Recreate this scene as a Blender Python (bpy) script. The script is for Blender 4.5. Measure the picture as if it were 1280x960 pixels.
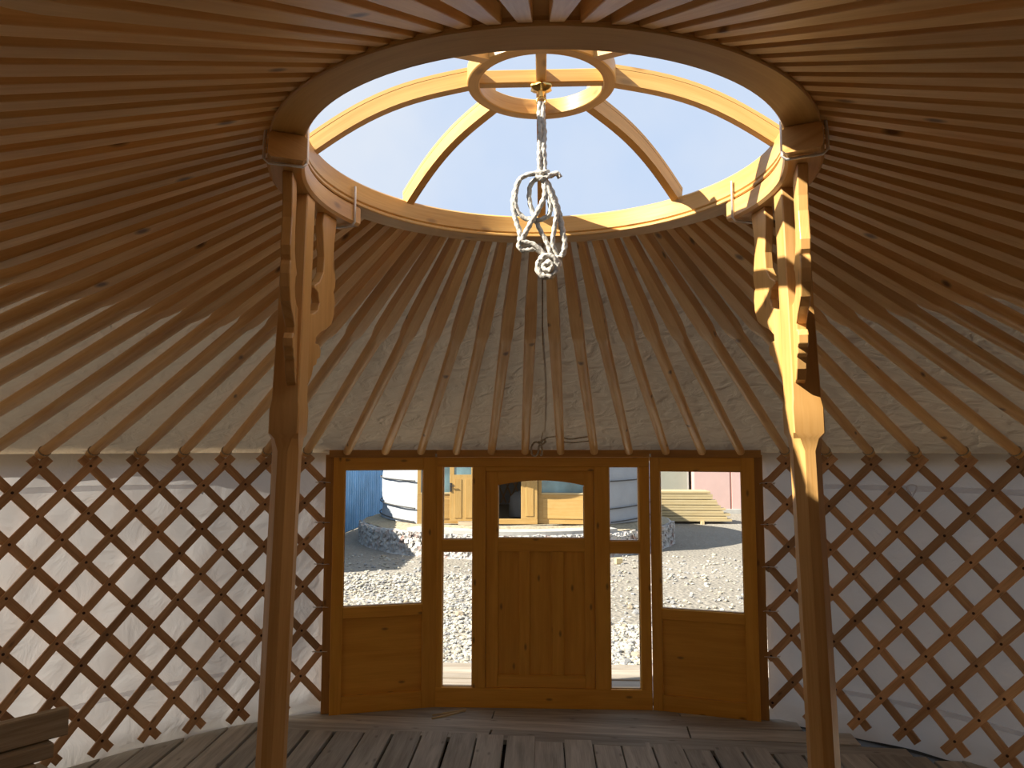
import bpy, math, random
from math import sin, cos, pi, radians, sqrt, atan2, hypot
from mathutils import Vector, Matrix, noise

for o in list(bpy.data.objects):
    bpy.data.objects.remove(o)
scene = bpy.context.scene
COL = scene.collection
random.seed(7)

# ------------------------------------------------------------------ camera
cam_d = bpy.data.cameras.new('camera')
cam = bpy.data.objects.new('camera', cam_d)
COL.objects.link(cam)
cam.location = (0, 0, 1.75)
cam.rotation_euler = (radians(90 + 4.9), 0, radians(2.35))
cam_d.sensor_fit = 'HORIZONTAL'
cam_d.sensor_width = 36
cam_d.lens = 36 * 925 / 1280
cam_d.clip_start = .02
cam_d.clip_end = 300
scene.camera = cam

# ------------------------------------------------------------------ sky, sun, exposure
world = bpy.data.worlds.new('sky')
scene.world = world
world.use_nodes = True
wn, wl = world.node_tree.nodes, world.node_tree.links
bg = wn['Background']
tc = wn.new('ShaderNodeTexCoord')
nz = wn.new('ShaderNodeTexNoise')
nz.inputs['Scale'].default_value = 2.2
nz.inputs['Detail'].default_value = 5
cr = wn.new('ShaderNodeValToRGB')
cr.color_ramp.elements[0].position = .34
cr.color_ramp.elements[0].color = (.52, .68, .95, 1)
cr.color_ramp.elements[1].position = .72
cr.color_ramp.elements[1].color = (.80, .85, .93, 1)
wl.new(tc.outputs['Generated'], nz.inputs['Vector'])
wl.new(nz.outputs['Fac'], cr.inputs['Fac'])
wl.new(cr.outputs['Color'], bg.inputs['Color'])
bg.inputs['Strength'].default_value = .34

SUN_EL, SUN_PHI = radians(38.5), radians(21)
sun_d = bpy.data.lights.new('sun', 'SUN')
sun_d.energy = 5.1
sun_d.color = (1, .93, .82)
sun_d.angle = radians(.6)
sun = bpy.data.objects.new('sun', sun_d)
COL.objects.link(sun)
to_sun = Vector((-cos(SUN_PHI) * cos(SUN_EL), -sin(SUN_PHI) * cos(SUN_EL), sin(SUN_EL)))
sun.rotation_euler = (-to_sun).to_track_quat('-Z', 'Y').to_euler()
sun.location = to_sun * 40

vs = scene.view_settings
vs.view_transform = 'Standard'
vs.look = 'None'
vs.exposure = 1.55
vs.gamma = 1
vs.use_curve_mapping = False


# ------------------------------------------------------------------ mesh helpers
class MB:
    """collects faces with a UV whose u runs along the grain, in metres"""

    def __init__(s):
        s.v, s.f, s.uv = [], [], []

    def face(s, idx, uv):
        s.f.append(idx)
        s.uv.append(uv)

    def box(s, c, d, M=None, axis=None):
        cx, cy, cz = c
        hx, hy, hz = d[0] / 2, d[1] / 2, d[2] / 2
        if axis is None:
            axis = max(range(3), key=lambda i: d[i])
        b = len(s.v)
        loc = []
        for x in (-hx, hx):
            for y in (-hy, hy):
                for z in (-hz, hz):
                    p = Vector((cx + x, cy + y, cz + z))
                    loc.append(p)
                    s.v.append(M @ p if M else p)
        o = [i for i in range(3) if i != axis]
        off = cx * 3.7 + cy * 5.3 + cz * 2.9
        for q in ((0, 1, 3, 2), (4, 6, 7, 5), (0, 4, 5, 1), (2, 3, 7, 6), (0, 2, 6, 4), (1, 5, 7, 3)):
            s.face([b + i for i in q], [(loc[i][axis], loc[i][o[0]] + loc[i][o[1]] + off) for i in q])

    def cbox(s, c, d, ch=.004, M=None, axis=None):
        """box with chamfered long edges"""
        if axis is None:
            axis = max(range(3), key=lambda i: d[i])
        a, b2 = [i for i in range(3) if i != axis]
        ha, hb = d[a] / 2, d[b2] / 2
        ch = min(ch, ha * .8, hb * .8)
        prof = [(-ha + ch, -hb), (ha - ch, -hb), (ha, -hb + ch), (ha, hb - ch), (ha - ch, hb), (-ha + ch, hb), (-ha, hb - ch), (-ha, -hb + ch)]
        rings = []
        for e in (-1, 1):
            r = []
            for (p, q) in prof:
                w = [0, 0, 0]
                w[axis] = c[axis] + e * d[axis] / 2
                w[a] = c[a] + p
                w[b2] = c[b2] + q
                P = Vector(w)
                r.append(M @ P if M else P)
            rings.append(r)
        s.loft(rings, u=[c[axis] - d[axis] / 2, c[axis] + d[axis] / 2], voff=c[0] * 3.7 + c[1] * 5.3 + c[2] * 2.9)

    def loft(s, rings, u=None, closed=False, caps=True, ring_closed=True, voff=0.0):
        n = len(rings[0])
        b = len(s.v)
        for r in rings:
            s.v.extend([Vector(p) for p in r])
        if u is None:
            u = [0]
            for i in range(1, len(rings)):
                c0 = sum((Vector(p) for p in rings[i - 1]), Vector()) / n
                c1 = sum((Vector(p) for p in rings[i]), Vector()) / n
                u.append(u[-1] + (c1 - c0).length)
        vv = [voff]
        for j in range(n):
            vv.append(vv[-1] + (Vector(rings[0][(j + 1) % n]) - Vector(rings[0][j])).length)
        m = len(rings)
        for i in range(m if closed else m - 1):
            k = (i + 1) % m
            u1 = u[k] if k else u[-1] + (u[1] - u[0])
            for j in range(n if ring_closed else n - 1):
                l = (j + 1) % n
                s.face([b + i * n + j, b + i * n + l, b + k * n + l, b + k * n + j],
                       [(u[i], vv[j]), (u[i], vv[j + 1]), (u1, vv[j + 1]), (u1, vv[j])])
        if caps and not closed and ring_closed:
            for i, rev in ((0, True), (m - 1, False)):
                idx = [b + i * n + j for j in range(n)]
                if rev:
                    idx.reverse()
                c0 = sum((Vector(p) for p in rings[i]), Vector()) / n
                s.face(idx, [(u[i] + (s.v[q] - c0).x * .1, voff + (s.v[q] - c0).y + (s.v[q] - c0).z) for q in idx])

    def tube(s, pts, r, n=8, closed=False, twist=0, lump=0, caps=True):
        pts = [Vector(p) for p in pts]
        m = len(pts)
        up = Vector((0.13, 0.31, .94)).normalized()
        rings = []
        prev = None
        L = 0
        for i, p in enumerate(pts):
            a = pts[i - 1] if i or closed else p
            b = pts[(i + 1) % m] if i < m - 1 or closed else p
            t = (b - a).normalized()
            if prev is None:
                x = t.cross(up)
                if x.length < .05:
                    x = t.cross(Vector((1, 0, 0)))
                x.normalize()
            else:
                x = (prev - t * prev.dot(t)).normalized()
            prev = x
            y = t.cross(x)
            if i:
                L += (p - pts[i - 1]).length
            rr = r[i] if isinstance(r, (list, tuple)) else r
            ring = []
            for j in range(n):
                an = 2 * pi * j / n
                q = rr * (1 + lump * cos(3 * an - twist * L))
                ring.append(p + x * cos(an) * q + y * sin(an) * q)
            rings.append(ring)
        s.loft(rings, closed=closed, caps=caps)

    def prism(s, outline, th, M, axis_u=1):
        """2D outline (a,b) extruded by th (centred) in local third axis, then M"""
        b = len(s.v)
        n = len(outline)
        for e in (-.5, .5):
            for (a, c) in outline:
                s.v.append(M @ Vector((a, e * th, c)))
        f = list(range(n))
        uvf = lambda i: (outline[i][axis_u], outline[i][1 - axis_u])
        s.face([b + i for i in f], [uvf(i) for i in f])
        s.face([b + n + i for i in reversed(f)], [uvf(i) for i in reversed(f)])
        for i in range(n):
            j = (i + 1) % n
            s.face([b + j, b + i, b + n + i, b + n + j], [uvf(j), uvf(i), (uvf(i)[0], uvf(i)[1] + th), (uvf(j)[0], uvf(j)[1] + th)])

    def mesh(s, name, mat, smooth=None):
        me = bpy.data.meshes.new(name)
        me.from_pydata([tuple(v) for v in s.v], [], s.f)
        uvl = me.uv_layers.new(name='grain')
        k = 0
        data = [0.0] * (2 * sum(len(f) for f in s.f))
        for uv in s.uv:
            for (a, b) in uv:
                data[k] = a
                data[k + 1] = b
                k += 2
        uvl.data.foreach_set('uv', data)
        me.materials.append(mat)
        if smooth is not None:
            me.polygons.foreach_set('use_smooth', [True] * len(me.polygons))
            me.set_sharp_from_angle(angle=radians(smooth))
        me.update()
        return me

    def build(s, name, mat, parent=None, loc=None, smooth=None, M=None, **kw):
        return link(name, s.mesh(name, mat, smooth), parent, loc, M, **kw)


def link(name, data, parent=None, loc=None, M=None, label=None, cat=None, group=None, kind=None):
    o = bpy.data.objects.new(name, data)
    COL.objects.link(o)
    if parent:
        o.parent = parent
    if M is not None:
        o.matrix_basis = M
    if loc is not None:
        o.location = loc
    if label: o['label'] = label
    if cat: o['category'] = cat
    if group: o['group'] = group
    if kind: o['kind'] = kind
    return o


def empty(name, loc=(0, 0, 0), rz=0, **kw):
    o = link(name, None, loc=loc, **kw)
    o.rotation_euler = (0, 0, rz)
    o.empty_display_size = .1
    return o


def one_box(name, c, d, mat, parent=None, ch=.004, M=None, **kw):
    """a board whose origin is its own centre"""
    m = MB()
    m.cbox((0, 0, 0), d, ch)
    T = Matrix.Translation(Vector(c))
    return m.build(name, mat, parent, M=(M @ T if M is not None else T), **kw)


# ------------------------------------------------------------------ materials
def nodes(name):
    m = bpy.data.materials.new(name)
    m.use_nodes = True
    nt = m.node_tree
    return m, nt.nodes, nt.links, nt.nodes['Principled BSDF']


def ramp(N, stops):
    r = N.new('ShaderNodeValToRGB')
    e = r.color_ramp.elements
    e[0].position, e[0].color = stops[0][0], (*stops[0][1], 1)
    e[1].position, e[1].color = stops[-1][0], (*stops[-1][1], 1)
    for p, c in stops[1:-1]:
        q = e.new(p)
        q.color = (*c, 1)
    return r


def wood(name, dark, light, rough=.45, knots=1.0, grain=1.0, var=.25, knot_col=(.07, .02, .008), bump=.15, spec=.5):
    m, N, L, B = nodes(name)
    uv = N.new('ShaderNodeTexCoord')
    info = N.new('ShaderNodeObjectInfo')
    comb = N.new('ShaderNodeCombineXYZ')
    mul = N.new('ShaderNodeMath'); mul.operation = 'MULTIPLY'; mul.inputs[1].default_value = 57.3
    L.new(info.outputs['Random'], mul.inputs[0])
    L.new(mul.outputs[0], comb.inputs[0]); L.new(mul.outputs[0], comb.inputs[1]); L.new(mul.outputs[0], comb.inputs[2])
    add = N.new('ShaderNodeVectorMath'); add.operation = 'ADD'
    L.new(uv.outputs['UV'], add.inputs[0]); L.new(comb.outputs[0], add.inputs[1])
    def noise_tex(sx, sy, scale, det, dist=0):
        mp = N.new('ShaderNodeMapping')
        mp.inputs['Scale'].default_value = (sx, sy, 1)
        L.new(add.outputs[0], mp.inputs['Vector'])
        t = N.new('ShaderNodeTexNoise')
        t.inputs['Scale'].default_value = scale
        t.inputs['Detail'].default_value = det
        t.inputs['Distortion'].default_value = dist
        L.new(mp.outputs[0], t.inputs['Vector'])
        return t
    big = noise_tex(1.3 * grain, 14 * grain, 1.6, 3, .6)
    fine = noise_tex(3 * grain, 120 * grain, 2.0, 3, .2)
    mixn = N.new('ShaderNodeMath'); mixn.operation = 'MULTIPLY_ADD'
    mixn.inputs[1].default_value = .35
    L.new(fine.outputs['Fac'], mixn.inputs[0]); 
    sc = N.new('ShaderNodeMath'); sc.operation = 'MULTIPLY'; sc.inputs[1].default_value = .65
    L.new(big.outputs['Fac'], sc.inputs[0]); L.new(sc.outputs[0], mixn.inputs[2])
    r = ramp(N, [(.36, dark), (.64, light)])
    L.new(mixn.outputs[0], r.inputs['Fac'])
    # knots
    mp = N.new('ShaderNodeMapping'); mp.inputs['Scale'].default_value = (1.9, 4.6, 1)
    L.new(add.outputs[0], mp.inputs['Vector'])
    vo = N.new('ShaderNodeTexVoronoi'); vo.inputs['Scale'].default_value = 1.0; vo.voronoi_dimensions = '2D'
    L.new(mp.outputs[0], vo.inputs['Vector'])
    kr = ramp(N, [(.018, (1, 1, 1)), (.055, (0, 0, 0))])
    L.new(vo.outputs['Distance'], kr.inputs['Fac'])
    km = N.new('ShaderNodeMath'); km.operation = 'MULTIPLY'; km.inputs[1].default_value = .8 * knots
    L.new(kr.outputs['Color'], km.inputs[0])
    mx = N.new('ShaderNodeMix'); mx.data_type = 'RGBA'
    L.new(km.outputs[0], mx.inputs[0]); L.new(r.outputs['Color'], mx.inputs[6]); mx.inputs[7].default_value = (*knot_col, 1)
    hsv = N.new('ShaderNodeHueSaturation')
    mr = N.new('ShaderNodeMapRange')
    mr.inputs['To Min'].default_value = 1 - var; mr.inputs['To Max'].default_value = 1 + var
    L.new(info.outputs['Random'], mr.inputs['Value'])
    L.new(mr.outputs[0], hsv.inputs['Value'])
    L.new(mx.outputs[2], hsv.inputs['Color'])
    L.new(hsv.outputs[0], B.inputs['Base Color'])
    B.inputs['Roughness'].default_value = rough
    B.inputs['Specular IOR Level'].default_value = spec
    bp = N.new('ShaderNodeBump'); bp.inputs['Strength'].default_value = bump; bp.inputs['Distance'].default_value = .004
    L.new(mixn.outputs[0], bp.inputs['Height']); L.new(bp.outputs[0], B.inputs['Normal'])
    return m


def cloth(name, col, trans, tcol, scale=7, bump=.5, dirt=.12):
    m, N, L, B = nodes(name)
    N.remove(B)
    out = N['Material Output']
    tcn = N.new('ShaderNodeTexCoord')
    t = N.new('ShaderNodeTexNoise'); t.inputs['Scale'].default_value = scale; t.inputs['Detail'].default_value = 5; t.inputs['Distortion'].default_value = .8
    L.new(tcn.outputs['Object'], t.inputs['Vector'])
    weave = N.new('ShaderNodeTexNoise'); weave.inputs['Scale'].default_value = 2.2; weave.inputs['Detail'].default_value = 3
    L.new(tcn.outputs['Object'], weave.inputs['Vector'])
    d = tuple(c * (1 - dirt) for c in col)
    r = ramp(N, [(.35, d), (.65, col)])
    L.new(weave.outputs['Fac'], r.inputs['Fac'])
    bp = N.new('ShaderNodeBump'); bp.inputs['Strength'].default_value = bump; bp.inputs['Distance'].default_value = .03
    L.new(t.outputs['Fac'], bp.inputs['Height'])
    df = N.new('ShaderNodeBsdfDiffuse'); tr = N.new('ShaderNodeBsdfTranslucent')
    L.new(r.outputs[0], df.inputs['Color']); L.new(bp.outputs[0], df.inputs['Normal'])
    tr.inputs['Color'].default_value = (*tcol, 1); L.new(bp.outputs[0], tr.inputs['Normal'])
    mx = N.new('ShaderNodeMixShader'); mx.inputs[0].default_value = trans
    L.new(df.outputs[0], mx.inputs[1]); L.new(tr.outputs[0], mx.inputs[2])
    L.new(mx.outputs[0], out.inputs['Surface'])
    return m


def plain(name, col, rough=.6, metal=0, scale=12, amt=.2, bump=.2, dist=.01, spec=.4):
    m, N, L, B = nodes(name)
    tcn = N.new('ShaderNodeTexCoord')
    t = N.new('ShaderNodeTexNoise'); t.inputs['Scale'].default_value = scale; t.inputs['Detail'].default_value = 6
    L.new(tcn.outputs['Object'], t.inputs['Vector'])
    r = ramp(N, [(.3, tuple(c * (1 - amt) for c in col)), (.7, tuple(min(1, c * (1 + amt)) for c in col))])
    L.new(t.outputs['Fac'], r.inputs['Fac']); L.new(r.outputs[0], B.inputs['Base Color'])
    bp = N.new('ShaderNodeBump'); bp.inputs['Strength'].default_value = bump; bp.inputs['Distance'].default_value = dist
    L.new(t.outputs['Fac'], bp.inputs['Height']); L.new(bp.outputs[0], B.inputs['Normal'])
    B.inputs['Roughness'].default_value = rough
    B.inputs['Metallic'].default_value = metal
    B.inputs['Specular IOR Level'].default_value = spec
    return m


def glass_mat(name, tint=(.97, .985, .98), refl=.02):
    m, N, L, B = nodes(name)
    N.remove(B)
    out = N['Material Output']
    tr = N.new('ShaderNodeBsdfTransparent'); tr.inputs[0].default_value = (*tint, 1)
    gl = N.new('ShaderNodeBsdfGlossy'); gl.inputs['Roughness'].default_value = .02
    mx = N.new('ShaderNodeMixShader'); mx.inputs[0].default_value = refl
    L.new(tr.outputs[0], mx.inputs[1]); L.new(gl.outputs[0], mx.inputs[2]); L.new(mx.outputs[0], out.inputs['Surface'])
    return m


M_ring = wood('honey_pine_ring', (0.558, 0.298, 0.079), (0.688, 0.409, 0.130), rough=.38, knots=.5, var=.05)
M_post = wood('honey_pine_post', (0.557, 0.288, 0.079), (0.696, 0.397, 0.139), rough=.33, knots=.6, var=.05)
M_pole = wood('varnished_pole', (.66, .345, .105), (.84, .53, .215), rough=.42, knots=1.0, var=.14)
M_slat = wood('lattice_slat_wood', (.50, .27, .12), (.70, .43, .22), rough=.55, knots=.6, var=.28)
M_door = wood('door_varnish', (.68, .31, .032), (.82, .41, .055), rough=.42, knots=.8, var=.06, grain=.8)
M_trim = wood('door_trim_dark', (.42, .19, .04), (.54, .27, .06), rough=.5, knots=.7, var=.08)
M_far = wood('neighbour_door_varnish', (0.420, 0.240, 0.066), (0.480, 0.300, 0.102), rough=.5, knots=.2, var=.04)
M_lumber = wood('fresh_sawn_lumber', (0.468, 0.348, 0.168), (0.516, 0.408, 0.228), rough=.7, knots=.2, var=.08)
M_floor = wood('weathered_floor', (.36, .335, .285), (.58, .55, .48), rough=.8, knots=.5, var=.2, bump=.6, spec=.2, knot_col=(.05, .035, .03))
M_deck = wood('weathered_deck', (0.252, 0.204, 0.156), (0.360, 0.312, 0.258), rough=.85, knots=.3, var=.12, bump=.5, spec=.2)
M_rough = wood('rough_grey_plank', (0.351, 0.270, 0.176), (0.567, 0.459, 0.324), rough=.85, knots=.6, var=.15, bump=.6, spec=.2)
M_wall = cloth('white_wall_cotton', (.72, .69, .63), .135, (.95, .93, .90), scale=5)
M_rear_wall = cloth('opaque_rear_wall', (.72, .69, .62), .02, (.9, .86, .78), scale=5)  # near-opaque cloth added for the unseen rear wall, to hold back light
M_roof = cloth('roof_canvas', (.64, .51, .345), .024, (.95, .83, .64), scale=8, bump=1.0)
M_strap = cloth('white_strap', (.93, .94, .99), .8, (.97, .98, 1.0), scale=20, bump=.2)
M_rope = plain('cotton_rope', (0.506, 0.473, 0.409), rough=.95, scale=90, amt=.22, bump=.8, dist=.006, spec=.1)
M_hemp = plain('grey_cord', (.50, .41, .30), rough=.95, scale=90, amt=.3, bump=.6, dist=.004, spec=.1)
M_steel = plain('bright_wire', (.75, .74, .72), rough=.35, metal=.7, scale=40, amt=.1)
M_brass = plain('brass', (.80, .52, .16), rough=.25, metal=1, scale=30, amt=.1)
M_black = plain('black_iron', (.03, .028, .028), rough=.5, scale=30)
M_bolt = plain('leather_knot', (.07, .03, .018), rough=.7, scale=60)
M_under = plain('underfloor_dark', (.05, .042, .035), rough=.95, scale=5)  # near-black colour standing in for the shade under the planks
M_glass = glass_mat('window_glass')
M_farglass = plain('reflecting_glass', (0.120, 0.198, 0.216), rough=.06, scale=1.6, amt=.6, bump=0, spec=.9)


# ------------------------------------------------------------------ plan of the yurt
CY = 2.10            # ring axis
N_POLE = 80
PITCH = 2 * pi / N_POLE
RING_IN, RING_OUT = .668, .755
RING_Z0, RING_Z1 = 2.55, 2.632
EDGE = radians(27.0)
A0 = radians(29.25)


def smooth(t):
    t = max(0, min(1, t))
    return t * t * (3 - 2 * t)


def wall_r(a):
    a = abs(a)
    return 3.27 - .60 * smooth((a - radians(100)) / radians(80))


def plan_r(a):
    """radius of the enclosure at angle a, door facets included"""
    b = abs(a)
    if b >= radians(26.6):
        return wall_r(a)
    if b <= atan2(.735, 3.08):
        return 3.08 / cos(b)
    # facet (.735,3.08) -> (1.42,2.89)
    dx, dy = .685, -.19
    # x = r sin b, y = r cos b on the line
    return (.735 * dy - 3.08 * dx) / (sin(b) * dy - cos(b) * dx)


def P(a, r, z):
    return Vector((r * sin(a), CY + r * cos(a), z))


# ------------------------------------------------------------------ ground and floor
GZ = -.70
m, N, L, B = nodes('gravel_ground')
tcn = N.new('ShaderNodeTexCoord')
n1 = N.new('ShaderNodeTexNoise'); n1.inputs['Scale'].default_value = .35; n1.inputs['Detail'].default_value = 4
n2 = N.new('ShaderNodeTexNoise'); n2.inputs['Scale'].default_value = 22; n2.inputs['Detail'].default_value = 6
n3 = N.new('ShaderNodeTexVoronoi'); n3.inputs['Scale'].default_value = 14
for n_ in (n1, n2, n3):
    L.new(tcn.outputs['Object'], n_.inputs['Vector'])
r1 = ramp(N, [(.3, (0.253, 0.223, 0.182)), (.7, (0.314, 0.279, 0.233))])
L.new(n1.outputs['Fac'], r1.inputs['Fac'])
r2 = ramp(N, [(.3, (.62, .60, .58)), (.7, (1, 1, 1))])
L.new(n2.outputs['Fac'], r2.inputs['Fac'])
mm = N.new('ShaderNodeMix'); mm.data_type = 'RGBA'; mm.blend_type = 'MULTIPLY'; mm.inputs[0].default_value = 1
L.new(r1.outputs[0], mm.inputs[6]); L.new(r2.outputs[0], mm.inputs[7]); L.new(mm.outputs[2], B.inputs['Base Color'])
bp = N.new('ShaderNodeBump'); bp.inputs['Strength'].default_value = .8; bp.inputs['Distance'].default_value = .03
L.new(n3.outputs['Distance'], bp.inputs['Height']); L.new(bp.outputs[0], B.inputs['Normal'])
B.inputs['Roughness'].default_value = .95
M_ground = m
g = MB()
GX, GY = 60, 60
def ground_z(x, y):
    return GZ + .03 * noise.noise(Vector((x * .6, y * .6, 0))) + .012 * noise.noise(Vector((x * 2.1, y * 2.1, 3)))
xs = [-34 + 68 * i / GX for i in range(GX + 1)]
ys = [-20 + 70 * j / GY for j in range(GY + 1)]
for j in range(GY + 1):
    for i in range(GX + 1):
        g.v.append(Vector((xs[i], ys[j], ground_z(xs[i], ys[j]))))
for j in range(GY):
    for i in range(GX):
        q = [j * (GX + 1) + i, j * (GX + 1) + i + 1, (j + 1) * (GX + 1) + i + 1, (j + 1) * (GX + 1) + i]
        g.face(q, [(g.v[k].x, g.v[k].y) for k in q])
g.build('ground', M_ground, kind='structure', smooth=60)

floor = empty('floor', (0, CY, 0), kind='structure')
base = MB()
rings = []
for (r, z) in ((.01, -.075), (3.42, -.075), (3.42, -.045), (3.5, -.045), (3.5, GZ - .05)):
    rings.append([Vector((r * sin(2 * pi * k / 72), r * cos(2 * pi * k / 72), z)) for k in range(72)])
base.loft(rings, caps=False)
base.build('platform_light_skirt', M_under, floor)  # added dark disc and skirt, keeping stray light out of the plank gaps

rng = random.Random(3)
# main boards run towards the door, their far ends on a slanted line
x = -3.36
def front_edge(x):
    return 4.66 - .092 * x - CY
while x < 3.3:
    w = rng.uniform(.145, .175)
    gap = rng.choice([.004, .006, .010, .016, .022])
    xc = x + w / 2
    if abs(xc) < 3.32:
        h = sqrt(3.38 ** 2 - xc * xc)
        y1 = min(front_edge(xc) + rng.uniform(-.03, .012), h)
        y0 = -min(h, 2.75 - rng.uniform(0, .02))
        if y1 - y0 > .3:
            b = MB(); b.cbox((0, 0, 0), (w, y1 - y0, .035), .004)
            o = b.build('plank', M_floor, floor, loc=(xc, (y0 + y1) / 2, -.0175 - rng.uniform(0, .006)))
            o.rotation_euler = (rng.uniform(-.0008, .0008), rng.uniform(-.012, .012), rng.uniform(-.0015, .0015))
    x += w + gap
# boards across, in front of the door
yb = 4.60
for i, w in enumerate((.15, .16, .155, .16, .165)):
    yc = yb + w / 2 - CY + .012
    yb += w + .006
    half = sqrt(max(.2, 3.40 ** 2 - (yc + w / 2) ** 2))
    cuts = [-half, -.33 if i % 2 == 0 else .9, half] if i < 4 else [-half, half]
    for k in range(len(cuts) - 1):
        b = MB(); b.cbox((0, 0, 0), (cuts[k + 1] - cuts[k] - .006, w + .022, .03), .002)
        rot = (-.09, -.07, -.05, -.03, 0)[i]
        xm = (cuts[k] + cuts[k + 1]) / 2
        o = b.build('cross_plank', M_floor, floor, loc=(xm, yc + rot * xm, -.0200 + i * .0009))
        o.rotation_euler = (0, 0, rot)


deck = empty('entrance_deck', (0, 5.85, 0), label='sun-bleached plank deck outside the yurt door', cat='deck')
yb = 5.44
for i in range(6):
    w = .125
    b = MB(); b.cbox((0, 0, 0), (3.4 + rng.uniform(-.06, .06), w, .03), .004)
    o = b.build('plank', M_deck, deck, loc=(rng.uniform(-.03, .03), yb + w / 2 - 5.85, -.03 + rng.uniform(-.003, .003)))
    yb += w + rng.uniform(.006, .014)
for sx in (-1.5, 0, 1.5):
    b = MB(); b.cbox((0, 0, 0), (.09, .72, .60), .004)
    b.build('joist', M_deck, deck, loc=(sx, .02, -.37))


# ------------------------------------------------------------------ cloth walls and roof canvas
def cloth_wall(name, s, label):
    m = MB()
    na, nz_ = 150, 26
    a_end = pi
    for i in range(na + 1):
        a = radians(26.4) + (a_end - radians(26.4)) * i / na
        for j in range(nz_ + 1):
            t = j / nz_
            z = -.02 + 1.735 * t
            r = wall_r(a) + .04
            q = Vector((a * 3.2, z, s * 5))
            w = .03 * noise.noise(Vector((q.x * 1.1, q.y * .8, q.z))) + .03 * noise.noise(Vector((q.x * 4.2 + q.y, q.y * .8, q.z + 9))) \
                + .008 * noise.noise(Vector((q.x * 3 + q.y * 5, q.y * 9, q.z + 20)))
            w += .02 * (1 - t) ** 2
            if j == 0:
                w -= .03
            m.v.append(P(s * a, r + abs(w) * 1.1 - (.03 if j == 0 else 0), z))
    n = nz_ + 1
    for i in range(na):
        for j in range(nz_):
            q = [i * n + j, (i + 1) * n + j, (i + 1) * n + j + 1, i * n + j + 1]
            if s < 0:
                q.reverse()
            m.face(q, [(m.v[k].x, m.v[k].z) for k in q])
    o = m.build(name, M_wall, smooth=80, kind='structure', label=label)
    # unseen rear half made nearly opaque, so the pole sides stay dark
    o.data.materials.append(M_rear_wall)
    i0 = int(na * (92 - 26.4) / (180 - 26.4))
    for p in o.data.polygons:
        if p.index // nz_ >= i0:
            p.material_index = 1
    return o


cloth_wall('wall_left', -1, 'white cotton wall cloth behind the lattice near the shaded post')
cloth_wall('wall_right', 1, 'white cotton wall cloth behind the lattice near the sunlit post')

POLE_Z_RING = 2.590      # centre of a pole at the ring
POLE_Z_FOOT = 1.712
def pole_z(r, rf):
    t = (r - RING_OUT) / (rf - RING_OUT)
    return POLE_Z_RING + (POLE_Z_FOOT - POLE_Z_RING) * t

m = MB()
na, nr = 320, 22
for i in range(na):
    a = 2 * pi * i / na
    aa = a if a <= pi else a - 2 * pi
    rf = plan_r(aa)
    for j in range(nr + 1):
        t = j / nr
        if j <= nr - 2:
            tt = j / (nr - 2)
            r = RING_OUT - .03 + (rf + .05 - RING_OUT + .03) * tt
            z = pole_z(r, rf) + .032
            ph = (a / PITCH - .5)
            sag = .5 - .5 * cos(2 * pi * ph)
            sag *= .018 * sin(pi * tt)
            wr = .010 * noise.noise(Vector((r * 5 * sin(a), r * 5 * cos(a), 0))) + .006 * noise.noise(Vector((r * 14 * sin(a), r * 14 * cos(a), 4)))
            z += -sag * .6 + (abs(wr) if tt > .06 else 0) + .012 * smooth(tt)
        else:
            r = rf + .085 + .012 * (j - nr + 2) + .008 * noise.noise(Vector((a * 30, j, 0)))
            z = 1.705 - .05 * (j - nr + 1)
        m.v.append(P(a, r, z))
n = nr + 1
for i in range(na):
    k2 = (i + 1) % na
    for j in range(nr):
        q = [i * n + j, i * n + j + 1, k2 * n + j + 1, k2 * n + j]
        m.face(q, [(m.v[k].x, m.v[k].y) for k in q])
m.build('ceiling', M_roof, smooth=80, kind='structure', label='tan canvas roof cover stretched over the roof poles')


# ------------------------------------------------------------------ roof crown
crown = empty('crown_ring', (0, CY, RING_Z0), label='round honey-coloured wooden roof crown with arched spokes, open to the sky', cat='roof crown')


def arc_ring(mb, r0, r1, z0, z1, a0=0, a1=2 * pi, n=120, ch=.006, closed=True):
    prof = [(r0 + ch, z0), (r1 - ch, z0), (r1, z0 + ch), (r1, z1 - ch), (r1 - ch, z1), (r0 + ch, z1), (r0, z1 - ch), (r0, z0 + ch)]
    rings, u = [], []
    cnt = n if closed else n + 1
    for i in range(cnt):
        a = a0 + (a1 - a0) * i / n
        rings.append([Vector((r * sin(a), r * cos(a), z)) for (r, z) in prof])
        u.append(a * (r0 + r1) / 2)
    mb.loft(rings, u=u, closed=closed)


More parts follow.
